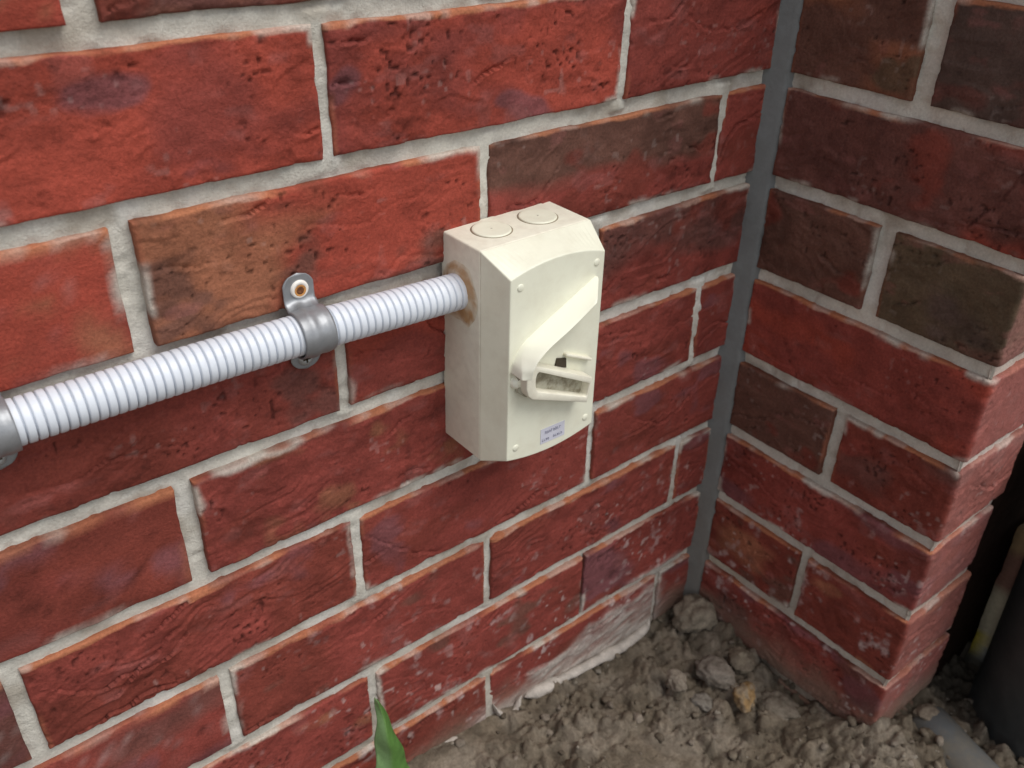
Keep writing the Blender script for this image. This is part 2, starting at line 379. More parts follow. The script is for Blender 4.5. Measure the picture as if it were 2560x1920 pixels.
# ---- return wall: plane x = 0, s = -y (grows towards the camera), corner brick ends at s = .2448
right_place = lambda S, ZZ, d: P3(d, -S, ZZ)
RP = {0: (.1325, .016), 2: (.1321, .0145), 4: (.1310, .0125), 6: (.1306, .010), 8: (.131, .010), -2: (.131, .012), -4: (.131, .012)}
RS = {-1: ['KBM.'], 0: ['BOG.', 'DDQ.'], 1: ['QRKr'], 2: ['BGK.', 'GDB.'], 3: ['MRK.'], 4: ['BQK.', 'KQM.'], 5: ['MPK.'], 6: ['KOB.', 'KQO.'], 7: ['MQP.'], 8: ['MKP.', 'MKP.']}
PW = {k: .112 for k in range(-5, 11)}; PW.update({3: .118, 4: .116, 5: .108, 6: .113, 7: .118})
DEPTH = .0048; LC = .2448
def corner_brick(s_in, z0, z1, spec, seed, pw, st):
    """brick at the free end: its stretcher or header on the x=0 plane, wrapped round the arris to the pier end"""
    tot = (LC-s_in)+pw
    S, ZZ, dep, c, (nu, nv) = make_brick(s_in, s_in+tot, z0, z1, spec, seed, st)
    e = LC-.0002; r = .004
    # wrap: distance along strip -> L shaped path with a small radius
    t = S-e; x = np.zeros_like(S); y = np.zeros_like(S); nx = np.zeros_like(S); ny = np.zeros_like(S)
    A = t < -r; Bm = t > r; Cm = ~(A | Bm)
    x[A] = 0; y[A] = -S[A]; nx[A] = -1
    x[Bm] = t[Bm]; y[Bm] = -e; ny[Bm] = -1
    th = (t[Cm]+r)/(2*r)*math.pi/2; cx, cy = r, -(e-r)
    x[Cm] = cx-r*np.cos(th); y[Cm] = cy-r*np.sin(th); nx[Cm] = -np.cos(th); ny[Cm] = -np.sin(th)
    V = P3(x-nx*dep, y-ny*dep, ZZ)
    bump = sst(.02, .0, np.abs(t))  # worn arris
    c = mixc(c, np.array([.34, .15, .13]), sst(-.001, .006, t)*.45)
    return V, c, grid_faces(nu, nv)
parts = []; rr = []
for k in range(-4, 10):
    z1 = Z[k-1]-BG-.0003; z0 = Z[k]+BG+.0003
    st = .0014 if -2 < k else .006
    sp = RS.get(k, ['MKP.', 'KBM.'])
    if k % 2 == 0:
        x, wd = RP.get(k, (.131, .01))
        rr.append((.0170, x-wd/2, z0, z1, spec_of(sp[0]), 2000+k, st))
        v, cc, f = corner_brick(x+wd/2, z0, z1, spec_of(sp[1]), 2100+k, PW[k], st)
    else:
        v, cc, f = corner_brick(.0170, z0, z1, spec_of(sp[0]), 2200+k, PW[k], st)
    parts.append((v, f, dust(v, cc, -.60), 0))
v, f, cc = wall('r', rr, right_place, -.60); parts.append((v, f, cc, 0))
def smear_r(V, c, S, ZZ, d):
    n = fbm(P3(S*30, ZZ*60, 9), 4, 64)
    t = sst(.03, .0, np.abs(ZZ-(Z[6]+.012)) + np.abs(n)*.02)*sst(.075, .03, S)*np.clip(.5+n, 0, 1)
    return V, mixc(c, np.array([.5, .46, .42]), t*.8)
mv, mf, mc = mortar_sheet(.004, LC-DEPTH+.0022, -.70, .42, right_place, -.60, .0022, DEPTH, seed=7)
mc = mixc(mc, np.array([.50, .46, .36]), sst(.02, 0, np.abs(mv[:, 2]-Z[6]))*sst(-.09, -.02, mv[:, 1]))
parts.append((mv, mf, mc, 1))
pv, pf, pc = mortar_sheet(DEPTH-.0022, .112, -.70, .42, lambda S, ZZ, d: P3(S, -LC+d, ZZ), -.60, .0025, DEPTH-.0004, seed=9)
pc = mixc(pc, np.array([.40, .22, .17]), np.full(len(pc), .35)); parts.append((pv, pf, pc, 1))
bV, bF, bC, bM = join(parts)
rw = empty('brick_return', (0, -.12, -.69))
tag(rw, 'short darker brick return wall ending in a corner beside the black bin', 'brick wall')
attach(mesh_obj('brickwork', bV, bF, [M_brick, M_mortar], colr=bC, mi=bM), rw)
# solid core behind the return so that it has thickness and a far side
def box_mesh(x0, x1, y0, y1, z0, z1):
    v = [(x, y, z) for x in (x0, x1) for y in (y0, y1) for z in (z0, z1)]
    f = [(0, 1, 3, 2), (4, 6, 7, 5), (0, 4, 5, 1), (2, 3, 7, 6), (0, 2, 6, 4), (1, 5, 7, 3)]
    return v, f
v, f = box_mesh(.0145, .106, -.2330, .10, -.70, .415)
attach(mesh_obj('wall_core', np.array(v), f, material('mortar_plain', (.33, .27, .22), .9, fine=.2, fscale=200), smooth=False), rw)

# ---------------------------------------------------------------- sealant in the corner
prof = np.array([(-.0072, .010), (-.0056, .0022), (-.0048, -.0010), (-.0040, -.0050), (-.0026, -.0095), (-.0014, -.0125), (-.0004, -.0150), (.0022, -.0178), (.010, -.0195)])
zs = np.arange(-.66, .42, .0016); V = []
dj = np.min(np.abs(zs[:, None]-np.array(sorted(Z.values()))[None]), axis=1); bj = sst(.009, .003, dj)
for i, z in enumerate(zs):
    wob = 1+0*z
    V.append(np.c_[prof, np.full(len(prof), z)])
V = np.array(V)
n1 = fbm(P3(zs*60, 1, 0), 3, 81); n2 = fbm(P3(zs*60, 5, 0), 3, 82); n3 = fbm(P3(zs*25, 9, 0), 3, 83)
V[:, :3, 0] -= ((n1+.2)*.0013+bj*.0005*(1+n2*1.5))[:, None]; V[:, 6:, 1] -= ((n2+.1)*.0014+bj*.0007*(1+n1*1.5))[:, None]
V[:, 2:7, 0] -= (n3*.0010)[:, None]; V[:, 2:7, 1] -= (n3*.0010)[:, None]
V[:, :2, 1] += (bj*.004)[:, None]; V[:, 7:, 0] += (bj*.004)[:, None]
V = V.reshape(-1, 3)
cc = np.tile(np.array([.17, .178, .178]), (len(V), 1))*(1+fbm(V*60, 3, 84)*.12)[:, None]
cc = mixc(cc, np.array([.16, .14, .115]), sst(-.20, -.64, V[:, 2]+fbm(V*40, 2, 85)*.1)*.7)
o = mesh_obj('sealant_strip', V, grid_faces(len(zs), len(prof)), M_seal, colr=cc)
tag(o, 'grey blue sealant bead filling the corner where the two brick walls meet', 'sealant')

# ---------------------------------------------------------------- isolator switch
sw = empty('isolator_switch', (-.2875, 0, -.222))
tag(sw, 'cream plastic isolator switch box with oblique lever fixed to the long brick wall', 'switch')
X0, X1, ZT, ZB, YS, YF = -.3350, -.2395, -.0570, -.2225, -.0425, -.0650
def finish_box(o, width, seg=3, sub=0):
    b = o.modifiers.new('bevel', 'BEVEL'); b.width = width; b.segments = seg; b.limit_method = 'ANGLE'; b.angle_limit = math.radians(18); b.harden_normals = False
    return o
v, f = box_mesh(X0, X1, YS, .002, ZB, ZT)
o = attach(mesh_obj('back_case', np.array(v), f, M_boxdirty, smooth=True), sw); finish_box(o, .0014)
# cover: bevelled hood whose front plane is bounded by arcs above and below
n = 24; fx0, fx1 = -.3275, -.2450
ts = np.linspace(0, 1, n)
def arcz(t, zc, bulge): return zc+bulge*(1-(2*t-1)**2)
base_top = [(X0+(X1-X0)*t, YS, ZT) for t in ts]; front_top = [(fx0+(fx1-fx0)*t, YF, arcz(t, -.0715, .0068)) for t in ts]
base_bot = [(X0+(X1-X0)*t, YS, ZB-.0005) for t in ts]; front_bot = [(fx0+(fx1-fx0)*t, YF, arcz(t, -.2135, -.0058)) for t in ts]
V = base_top+front_top+front_bot+base_bot; F = []
for i in range(n-1):
    F.append((i, n+i, n+i+1, i+1)); F.append((n+i, 2*n+i, 2*n+i+1, n+i+1)); F.append((2*n+i, 3*n+i, 3*n+i+1, 2*n+i+1))
F.append((0, 3*n, 2*n, n)); F.append((n-1, 2*n-1, 3*n-1, 4*n-1)); F.append(tuple(list(range(0, n))+list(range(4*n-1, 3*n-1, -1))))
o = attach(mesh_obj('cover', np.array(V), F, M_box, smooth=False), sw); 
b = o.modifiers.new('bevel', 'BEVEL'); b.width = .0007; b.segments = 2; b.limit_method = 'ANGLE'; b.angle_limit = math.radians(14)

def lathe(profile, center, axis, seg=40):
    """profile (radius, height along axis)"""
    pr = np.array(profile, float); ax = Vector(axis).normalized(); t = ax.orthogonal().normalized(); b_ = ax.cross(t)
    a = np.arange(seg)*2*math.pi/seg
    ring = np.cos(a)[:, None]*np.array(t)+np.sin(a)[:, None]*np.array(b_)
    V = (ring[:, None, :]*pr[None, :, :1]+pr[None, :, 1:]*np.array(ax)[None, None]).reshape(-1, 3)+np.array(center)
    return V, grid_faces(seg, len(pr), 0, wrapu=True)
for kx in (-.3072, -.2668):
    k = attach(mesh_obj('knockout', *lathe([(.00001, .0010), (.003, .0010), (.0115, .0010), (.0130, .0010), (.0134, .0008), (.0136, .0), (.0136, -.001)], (kx, -.0182, ZT), (0, 0, 1)), M_box), sw)
    gk = mesh_obj('groove', *lathe([(.0133, .00008), (.0145, .00016), (.0146, -.001)], (kx, -.0182, ZT), (0, 0, 1)), M_groove_shade)  # flat ring, groove shade painted as brown colour
    gk.parent = k
    dk = mesh_obj('dimple', *lathe([(.00001, .0011), (.0007, .0011), (.0008, 0)], (kx, -.0182, ZT), (0, 0, 1), 12), M_recess); dk.parent = k
for sx, sz in ((-.3193, -.0785), (-.2522, -.0783), (-.3197, -.2050), (-.2525, -.2055)):
    attach(mesh_obj('screw_cap', *lathe([(.00001, .0008), (.0018, .0007), (.0026, .0004), (.0029, -.0004)], (sx, YF, sz), (0, -1, 0), 24), M_box), sw)
attach(mesh_obj('hinge_cap', *lathe([(.00001, .0046), (.0025, .0043), (.0043, .003), (.0050, .001), (.0050, -.001)], (-.3213, YF, -.1485), (0, -1, 0), 28), M_lever), sw)

def prism(outline, yb, yf, round_=0.0):
    """outline (x,z) list; yf scalar or list of front depths per vertex"""
    n_ = len(outline); yf = [yf]*n_ if not hasattr(yf, '__len__') else yf; yb = [yb]*n_ if not hasattr(yb, '__len__') else yb
    V = [(x, yb[i], z) for i, (x, z) in enumerate(outline)]+[(x, yf[i], z) for i, (x, z) in enumerate(outline)]
    F = [tuple(range(n_))[::-1], tuple(range(n_, 2*n_))]+[(i, (i+1) % n_, n_+(i+1) % n_, n_+i) for i in range(n_)]
    return np.array(V), F
def fixn(o):
    import bmesh
    bm = bmesh.new(); bm.from_mesh(o.data); bmesh.ops.recalc_face_normals(bm, faces=bm.faces[:]); bm.to_mesh(o.data); bm.free(); return o
# lever bar: upper edge close to the cover, lower edge standing proud
U = np.array([(-.2520, -.0882, -.0672), (-.3011, -.1124, -.0672), (-.3159, -.1203, -.0675), (-.3210, -.1262, -.0690), (-.3252, -.1330, -.0750), (-.3262, -.1400, -.0770)])
Lo = np.array([(-.2672, -.0980, -.0835), (-.2866, -.1098, -.0835), (-.3065, -.1188, -.0835), (-.3165, -.1258, -.0835), (-.3204, -.1325, -.0830), (-.3200, -.1400, -.0815)])
def dense(A, n_=30):
    t_ = np.linspace(0, len(A)-1, n_); out = np.stack([np.interp(t_, range(len(A)), A[:, k_]) for k_ in range(3)], 1)
    for _ in range(3): out[1:-1] = .25*out[:-2]+.5*out[1:-1]+.25*out[2:]
    return out
Ud, Ld = dense(U), dense(Lo); nl = len(Ud); cols = []
for t_, bul in ((0, 0), (.06, .0006), (.3, .0006), (.7, .0004), (.94, .0002), (1, -.0012)):
    p_ = Ud*(1-t_)+Ld*t_; p_ = p_.copy(); p_[:, 2] -= bul; cols.append(p_)
low = Ld.copy(); low[:, 2] = -.0640; upb = Ud.copy(); upb[:, 2] = -.0640
cols = [upb]+cols+[low]
V = np.stack(cols, 1).reshape(-1, 3)[:, [0, 2, 1]]; nc_ = len(cols)
F = [tuple(q_) for q_ in grid_faces(nl, nc_)]+[tuple(range(nc_)), tuple((nl-1)*nc_+k_ for k_ in range(nc_))[::-1]]
lever = attach(fixn(mesh_obj('lever', V, F, M_lever, smooth=True)), sw); finish_box(lever, .0005, 2)
def bar(p0, p1, w0, y0, y1, name, mt, parent_root=sw):
    (xa, za), (xb, zb) = p0, p1; d = math.hypot(xb-xa, zb-za); nx_, nz_ = -(zb-za)/d*w0/2, (xb-xa)/d*w0/2
    V, F = prism([(xa+nx_, za+nz_), (xb+nx_, zb+nz_), (xb-nx_, zb-nz_), (xa-nx_, za-nz_)], y0, y1)
    o_ = attach(fixn(mesh_obj(name, V, F, mt, smooth=True)), parent_root); finish_box(o_, .0009, 3); return o_
# padlock frame below the lever: back plate and a loop of bars around a slot
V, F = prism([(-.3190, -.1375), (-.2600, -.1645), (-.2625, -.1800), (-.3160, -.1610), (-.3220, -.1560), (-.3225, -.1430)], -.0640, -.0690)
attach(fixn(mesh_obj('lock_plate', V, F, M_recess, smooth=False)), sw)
# loop as one mesh: outer outline minus slot
outer = [(-.3140, -.1335), (-.2590, -.1625), (-.2600, -.1660), (-.2622, -.1795), (-.2632, -.1822), (-.3110, -.1618), (-.3155, -.1600), (-.3190, -.1560), (-.3208, -.1500), (-.3208, -.1410), (-.3185, -.1350)]
inner = [(-.3100, -.1397), (-.2625, -.1658), (-.2617, -.1672), (-.2633, -.1762), (-.2645, -.1768), (-.3085, -.1562), (-.3105, -.1552), (-.3120, -.1530), (-.3128, -.1490), (-.3128, -.1440), (-.3118, -.1410)]
no = len(outer); yb, yf = -.0655, -.0765
V = [(x, yf, z) for x, z in outer]+[(x, yf, z) for x, z in inner]+[(x, yb, z) for x, z in outer]+[(x, yb, z) for x, z in inner]
F = []
for i in range(no):
    j = (i+1) % no
    F += [(i, j, no+j, no+i), (i, 2*no+i, 2*no+j, j), (no+i, no+j, 3*no+j, 3*no+i), (2*no+i, 3*no+i, 3*no+j, 2*no+j)]
lp = attach(fixn(mesh_obj('padlock_loop', np.array(V), F, M_boxdirty, smooth=True)), sw); finish_box(lp, .0007, 2)
bar((-.2785, -.1408), (-.2535, -.1530), .0022, -.064, -.0690, 'slide_rail', M_boxdirty)
V, F = prism([(-.2850, -.1425), (-.2765, -.1450), (-.2758, -.1530), (-.2865, -.1490)], -.0640, -.0662)
attach(fixn(mesh_obj('latch_hole', V, F, M_dark, smooth=False)), sw)
# sticker with two lines of faded print
a_ = math.radians(-3)
stk = [(-.2965, -.1990), (-.2735, -.1995), (-.2730, -.2125), (-.2965, -.2120)]
V, F = prism(stk, YF-.0001, YF-.0003); st = attach(fixn(mesh_obj('sticker', V, F, M_stick, smooth=False)), sw)
V = []; F = []; rs = np.random.RandomState(5)
def glyph(x, z, wd, h):
    kinds = rs.randint(0, 4); t = .00034
    B = [(x, x+t, z, z+h)]
    if kinds in (0, 2): B.append((x, x+wd, z, z+t))
    if kinds in (1, 2, 3): B.append((x+t, x+wd, z+h*.62, z+h*.62+t))
    if kinds in (2, 3): B.append((x+wd-t, x+wd, z, z+h*.62))
    for (xa, xb, za, zb) in B:
        n_ = len(V); V.extend([(xa, YF-.00045, za), (xb, YF-.00045, za), (xb, YF-.00045, zb), (xa, YF-.00045, zb)]); F.append((n_, n_+1, n_+2, n_+3))
x = -.2925
for i in range(8): glyph(x, -.2042, .0014, .0028 if i in (0, 3, 5) else .0024); x += .0020
x = -.2950
for i in range(11):
    if i not in (4, 5): glyph(x, -.2102, .0012, .0023)
    x += .0018
pt = mesh_obj('print', np.array(V), F, M_ink, smooth=False); pt.parent = st
# dried brown adhesive round the conduit entry
sm = [(.0002, -.0873), (-.005, -.0791), (-.0147, -.0729), (-.0241, -.0728), (-.0312, -.0747), (-.0352, -.0825), (-.0400, -.0925), (-.0400, -.1007), (-.0372, -.1088), (-.0298, -.1178), (-.0203, -.116), (-.005, -.1167), (.0002, -.1142)]
cy_, cz_ = -.0190, -.0945; nr = 10; A = len(sm)*4; ring = []
for i in range(A):
    u = i/4; k = int(u) % len(sm); k2 = (k+1) % len(sm); f_ = u-int(u); ring.append(((1-f_)*sm[k][0]+f_*sm[k2][0], (1-f_)*sm[k][1]+f_*sm[k2][1]))
V = []; 
for (y, z) in ring:
    wob = 1
    for j in range(nr):
        t = .3+.7*j/(nr-1); tt = t*wob if j > 6 else t
        h = .0010*(1-((t-.3)/.7)**2)+.00002
        V.append((X0-h-.0001, min(cy_+(y-cy_)*tt, -.0005), cz_+(z-cz_)*tt))
V = np.array(V); V[:, 0] -= np.maximum(0, fbm(V*300, 3, 91))*.0006
rimf = np.tile(np.linspace(0, 1, nr), A)
cc = mixc(np.tile(np.array([.48, .29, .14]), (len(V), 1)), np.array([.66, .56, .42]), sst(-.2, .5, fbm(V*130, 3, 92)))
sm_o = attach(mesh_obj('adhesive_smear', V, grid_faces(A, nr, wrapu=True), M_smear, colr=mixc(cc, np.array([.72, .66, .51]), sst(.82, 1.05, rimf+fbm(V*160, 3, 93)*.25))), sw)

# ---------------------------------------------------------------- corrugated conduit
pitch = .00512; xs_end = -.3352; L = .62; npr = 16; N = int(L/pitch)*npr
t = np.arange(N+1)/npr; xs = xs_end-t*pitch
fr = t-np.floor(t); rad = np.where(fr < .76, .0126+.00022*np.sqrt(np.clip(1-((fr-.38)/.38)**2, 0, 1)), .0126-.0030*np.sin((fr-.76)/.24*math.pi))
yc = np.interp(xs, [-1.0, -.63, -.447, -.335], [-.0155, -.0150, -.0150, -.0178]); zc = np.interp(xs, [-1.0, -.62, -.50, -.447, -.39, -.335], [-.092, -.0905, -.0908, -.0918, -.0935, -.0948])
k = np.ones(9)/9
sm_ = lambda a: np.convolve(np.pad(a, 24, mode='edge'), np.ones(49)/49, 'valid')
yc = sm_(yc); zc = sm_(zc)
seg = 44; a = np.arange(seg)*2*math.pi/seg
V = P3(np.repeat(xs[None], seg, 0).ravel(), (yc[None]+rad[None]*np.cos(a)[:, None]).ravel(), (zc[None]+rad[None]*np.sin(a)[:, None]).ravel())
o = mesh_obj('corrugated_conduit', V, grid_faces(seg, N+1, wrapu=True, flip=True), M_conduit)
tag(o, 'white ribbed flexible conduit running along the brick wall into the side of the switch', 'conduit')
# ---------------------------------------------------------------- saddles
def make_saddle(cx, label, rusty):
    yy = float(np.interp(cx, xs[::-1], yc[::-1])); zz = float(np.interp(cx, xs[::-1], zc[::-1]))
    r0 = .0139; pth = []
    zu, zd = zz+.0350, zz-.0315
    for z in np.linspace(zu, zz+.0195, 10): pth.append((-.0032, z))
    # fillet out from the wall, round the conduit, back to the wall
    pth += [(-.0036, zz+.0172), (-.0050, zz+.0154)]
    for th in np.radians(np.linspace(42, -42-0, 1)): pass
    for ang_ in np.radians(np.linspace(62, 298, 34)): pth.append((yy+r0*math.cos(ang_)*1.0, zz+r0*math.sin(ang_)*1.0))
    pth = [p for p in pth]
    pth += [(-.0050, zz-.0154), (-.0036, zz-.0172)]
    for z in np.linspace(zz-.0185, zd, 9): pth.append((-.0032, z))
    pth = np.array([(min(p[0], -.0032), p[1]) for p in pth]); n_ = len(pth)
    d = np.gradient(pth, axis=0); nrm = np.stack([-d[:, 1], d[:, 0]], 1); nrm /= np.linalg.norm(nrm, axis=1)[:, None]+1e-9
    nrm *= np.where(((pth-[yy, zz])*nrm).sum(1)[:, None] > 0, 1, -1)
    flat = np.abs(pth[:, 1]-zz) > .0165; nrm[flat] = (-1, 0)
    W = .0105; us = np.linspace(-1, 1, 17)
    V = []
    for layer in (0, 1):
        for i in range(n_):
            z = pth[i, 1]; hw = W*.97 if abs(z-zz) > .016 else W
            for (ze, sgn) in ((zu, 1), (zd, -1)):
                e = (ze-z)*sgn
                if e < W: hw = min(hw, math.sqrt(max(W*W-(W-e)**2, 0))+.0003)
            for u in us:
                rib = .0011*math.exp(-((u+.30)/.28)**2)*(0 if flat[i] else 1) + .0005*math.exp(-((u-.55)/.2)**2)*(0 if flat[i] else 1)
                curl = 0
                hgt = (.0010 if layer else 0)+rib
                V.append((cx+u*hw, pth[i, 0]+nrm[i, 0]*hgt, pth[i, 1]+nrm[i, 1]*hgt))
    m_ = len(us); F = np.concatenate([grid_faces(n_, m_, n_*m_), grid_faces(n_, m_, 0, True)])
    def quad(a_, b_): return [a_, b_, b_+n_*m_, a_+n_*m_]
    E = [quad(i*m_, (i+1)*m_) for i in range(n_-1)]+[quad((i+1)*m_+m_-1, i*m_+m_-1) for i in range(n_-1)]
    E += [quad(j+1, j) for j in range(m_-1)]+[quad((n_-1)*m_+j, (n_-1)*m_+j+1) for j in range(m_-1)]
    F = np.concatenate([F, np.array(E)])
    rt = empty('conduit_saddle', (cx, 0, zz)); tag(rt, label, 'conduit clamp', 'metal saddles holding the conduit')
    st_ = attach(fixn(mesh_obj('strap', np.array(V), F, M_galv)), rt)
    zs_ = zz+.0245
    s1_ = attach(mesh_obj('screw', *lathe([(.0024, .0004), (.0033, .0011), (.0047, .0016), (.0058, .0010), (.0060, -.0005)], (cx+.0005, -.0042, zs_), (0, -1, 0), 28), M_white if rusty else M_screw), rt)
    am = mesh_obj('rust_ring', *lathe([(.0016, .0006), (.0026, .0011), (.0034, .00155), (.0038, .0014)], (cx+.0005, -.0043, zs_-.0006), (0, -1, 0), 24), M_amber); am.parent = s1_; am.location = -Vector(rt.location) if 0 else (0, 0, 0)
    rc = mesh_obj('recess', *lathe([(.00001, .0004), (.0012, .0005), (.0024, .0013), (.0026, .0006)], (cx+.0005, -.0043, zs_-.0006), (0, -1, 0), 20), M_rust); rc.parent = s1_
    zl = zz-.0235
    s2_ = attach(mesh_obj('screw', *lathe([(.00001, .0009), (.0011, .0009), (.0014, .0022), (.0036, .0020), (.0050, .0011), (.0053, -.0005)], (cx-.0005, -.0042, zl), (0, -1, 0), 28), M_screw), rt)
    cr = []; cf = []
    for (wx, wz) in ((.0026, .0006), (.0006, .0026)):
        v_, f_ = box_mesh(cx-.0005-wx, cx-.0005+wx, -.0066, -.0060, zl-wz, zl+wz); n0 = len(cr); cr += v_; cf += [tuple(i_+n0 for i_ in q_) for q_ in f_]
    cx_o = mesh_obj('cross_slot', np.array(cr), cf, M_dark, smooth=False); cx_o.parent = s2_
    return rt
make_saddle(-.4443, 'galvanised saddle clip round the middle of the white conduit, rusty upper screw', True)
make_saddle(-.6255, 'galvanised saddle clip at the far left end of the visible conduit', False)

# ---------------------------------------------------------------- ground
def axis_nonuni(a, b, c0, c1, step, far):
    mid = np.arange(c0, c1, step); lo = [c0]; s = step
    while lo[-1] > far[0]: s *= 1.25; lo.append(lo[-1]-s)
    hi = [mid[-1]]; s = step
    while hi[-1] < far[1]: s *= 1.25; hi.append(hi[-1]+s)
    return np.array(lo[:0:-1]+list(mid)+hi[1:])
gx = axis_nonuni(0, 0, -.50, .36, .0020, (-60, 60)); gy = axis_nonuni(0, 0, -.46, .012, .0020, (-60, 60))
GX, GY = np.meshgrid(gx, gy, indexing='ij'); GX = GX.ravel(); GY = GY.ravel()
def cell(q, seed):
    """rounded clods: distance to the nearest jittered point, and its hash"""
    i = np.floor(q).astype(np.int64); best = np.full(len(q), 9.0); hid = np.zeros(len(q)); b2 = np.full(len(q), 9.0)
    for a_ in (-1, 0, 1):
        for b_ in (-1, 0, 1):
            ix, iy = i[:, 0]+a_, i[:, 1]+b_; z0 = np.zeros_like(ix)
            px = ix+.15+.7*hash3(ix, iy, z0, seed); py = iy+.15+.7*hash3(ix, iy, z0, seed+5)
            d = np.hypot(q[:, 0]-px, q[:, 1]-py); hh = hash3(ix, iy, z0, seed+9)
            b2 = np.where(d < best, best, np.minimum(b2, d)); hid = np.where(d < best, hh, hid); best = np.minimum(best, d)
    return best, b2, hid
def ground_h(X, Y):
    q = P3(X, Y, 0); wq = q+P3(fbm(q*60, 2, 101), fbm(q*60+9, 2, 102), 0)*.006
    near = sst(3, 1, np.hypot(X, Y))
    z = -.6065+.030*sst(-.08, -.42, X)*sst(-.6, -.1, Y) - .006*sst(-.05, -.3, Y)*near
    z = z+fbm(q*14, 3, 103)*.007*near
    z = z-.010*sst(.10, .16, X)*near
    z = z+.034*np.exp(-((X+.008)**2+(Y+.258)**2)/.050**2)+.010*np.exp(-((X+.01)/.03)**2-((Y+.06)/.03)**2)-.007*np.exp(-((X+.012)/.03)**2-((Y+.135)/.045)**2)
    mask = sst(-.50, .10, fbm(q*11+4, 2, 104)+.5*sst(-.30, -.08, X)-.15)
    for sc, amp, sd_ in ((26, .0120, 0), (44, .0120, 1), (88, .0060, 2), (170, .0025, 3)):
        b_, b2, hid = cell(wq*sc, 110+sd_*20)
        z = z+amp*(hid**1.5)*(sst(.62, .12, b_))*(.25+.75*mask)*near
        z = z-amp*.30*sst(.12, .0, b2-b_)*mask*near
    return z+fbm(q*120, 3, 105)*.0014*near, mask
gz, gm = ground_h(GX, GY)
V = P3(GX, GY, gz)
q = P3(GX, GY, 0)
c = mixc(np.tile(np.array([.135, .108, .078]), (len(V), 1)), np.array([.195, .162, .125]), sst(-.3, .4, fbm(q*26, 4, 106)))
b_, b2, hid = cell((q+P3(fbm(q*60, 2, 101), fbm(q*60+9, 2, 102), 0)*.006)*75, 150)
c = c*(.80+.45*hid)[:, None]*(1+fbm(q*200, 3, 107)*.2)[:, None]
c = mixc(c, np.array([.075, .06, .042]), sst(.25, .6, fbm(q*45+7, 3, 108))*.6*gm)
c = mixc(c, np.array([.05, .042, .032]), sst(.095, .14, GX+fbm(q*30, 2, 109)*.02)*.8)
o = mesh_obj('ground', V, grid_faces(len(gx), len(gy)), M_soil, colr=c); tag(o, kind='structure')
# loose crumbs of soil and grit: one uncountable scatter
rs = np.random.RandomState(11)
ico_v = []; ph = (1+5**.5)/2
for s1_ in (-1, 1):
    for s2_ in (-1, 1):
        ico_v += [(0, s1_, s2_*ph), (s1_, s2_*ph, 0), (s2_*ph, 0, s1_)]
import bmesh as _bm
bmx = _bm.new(); _bm.ops.create_icosphere(bmx, subdivisions=2, radius=1); bmx.verts.ensure_lookup_table()
IV = np.array([v.co[:] for v in bmx.verts]); IF = np.array([[v.index for v in f.verts] for f in bmx.faces]); bmx.free()
bmx = _bm.new(); _bm.ops.create_icosphere(bmx, subdivisions=4, radius=1); IV4 = np.array([v.co[:] for v in bmx.verts]); IF4 = np.array([[v.index for v in f.verts] for f in bmx.faces]); bmx.free()
NB = 1300; bx = rs.uniform(-.42, .16, NB); by = rs.uniform(-.42, -.003, NB)
_, bmk = ground_h(bx, by); keep = (rs.rand(NB) < .25+.75*bmk) & ~((bx > -.005) & (by > -.262) & (bx < .12)); bx = bx[keep]; by = by[keep]; bz, _ = ground_h(bx, by)
Vs = []; Fs = []; Cs = []; off = 0
for i in range(len(bx)):
    r = .0009+.0055*rs.rand()**3.5; sc = np.array([1, rs.uniform(.6, 1), rs.uniform(.5, .85)])*r
    a1 = rs.uniform(0, 6.28); ca, sa = math.cos(a1), math.sin(a1)
    v = IV*(1+.42*vnoise(IV*1.7+i*3.1, 120))[:, None]*sc; v = np.c_[v[:, 0]*ca-v[:, 1]*sa, v[:, 0]*sa+v[:, 1]*ca, v[:, 2]]
    Vs.append(v+[bx[i], by[i], bz[i]+r*.25]); Fs.append(IF+off); off += len(IV)
    base = np.array([(.165, .135, .10), (.20, .165, .13), (.12, .095, .07), (.27, .235, .19)][rs.choice(4, p=[.4, .27, .25, .08])])
    Cs.append(np.tile(base*(.8+.4*rs.rand()), (len(IV), 1)))
o = mesh_obj('soil_crumbs', np.concatenate(Vs), np.concatenate(Fs), M_soil, colr=np.concatenate(Cs)); tag(o, 'loose brown soil crumbs and grit scattered over the ground', 'soil', kind='stuff')
# single stones that can be told apart
def stone(name, label, cat, x, y, size, colr_, seed, sink=.2, yaw=0, group=None):
    gz_, _ = ground_h(np.array([x]), np.array([y])); v = IV4*np.array(size)
    n_ = fbm(IV4*1.5+seed, 4, 130+seed)
    v = v*(1+.55*n_+.10*fbm(IV4*5+seed, 2, 140))[:, None]
    ca, sa = math.cos(yaw), math.sin(yaw); v = np.c_[v[:, 0]*ca-v[:, 1]*sa, v[:, 0]*sa+v[:, 1]*ca, v[:, 2]]
    A_, B_ = colr_; cc_ = mixc(np.tile(np.array(A_), (len(v), 1)), np.array(B_), sst(-.3, .4, fbm(IV4*2.2+seed, 3, 150)))
    cc_ = cc_*(1+.25*fbm(IV4*9+seed, 3, 151))[:, None]
    o_ = mesh_obj(name, v, IF4, M_stone, colr=cc_); o_.location = (x, y, gz_[0]+size[2]*(1-2*sink)); return tag(o_, label, cat, group)
stone('pebble', 'rounded ochre yellow pebble lying on the soil near the return wall', 'pebble', -.0590, -.1345, (.0115, .0170, .0095), ((.26, .165, .075), (.22, .17, .115)), 1, .15, -.69)
stone('soil_clod', 'large pale soil clod wedged into the corner below the grey sealant', 'clod', -.0190, -.0300, (.026, .021, .019), ((.24, .20, .15), (.17, .14, .105)), 2, .33)
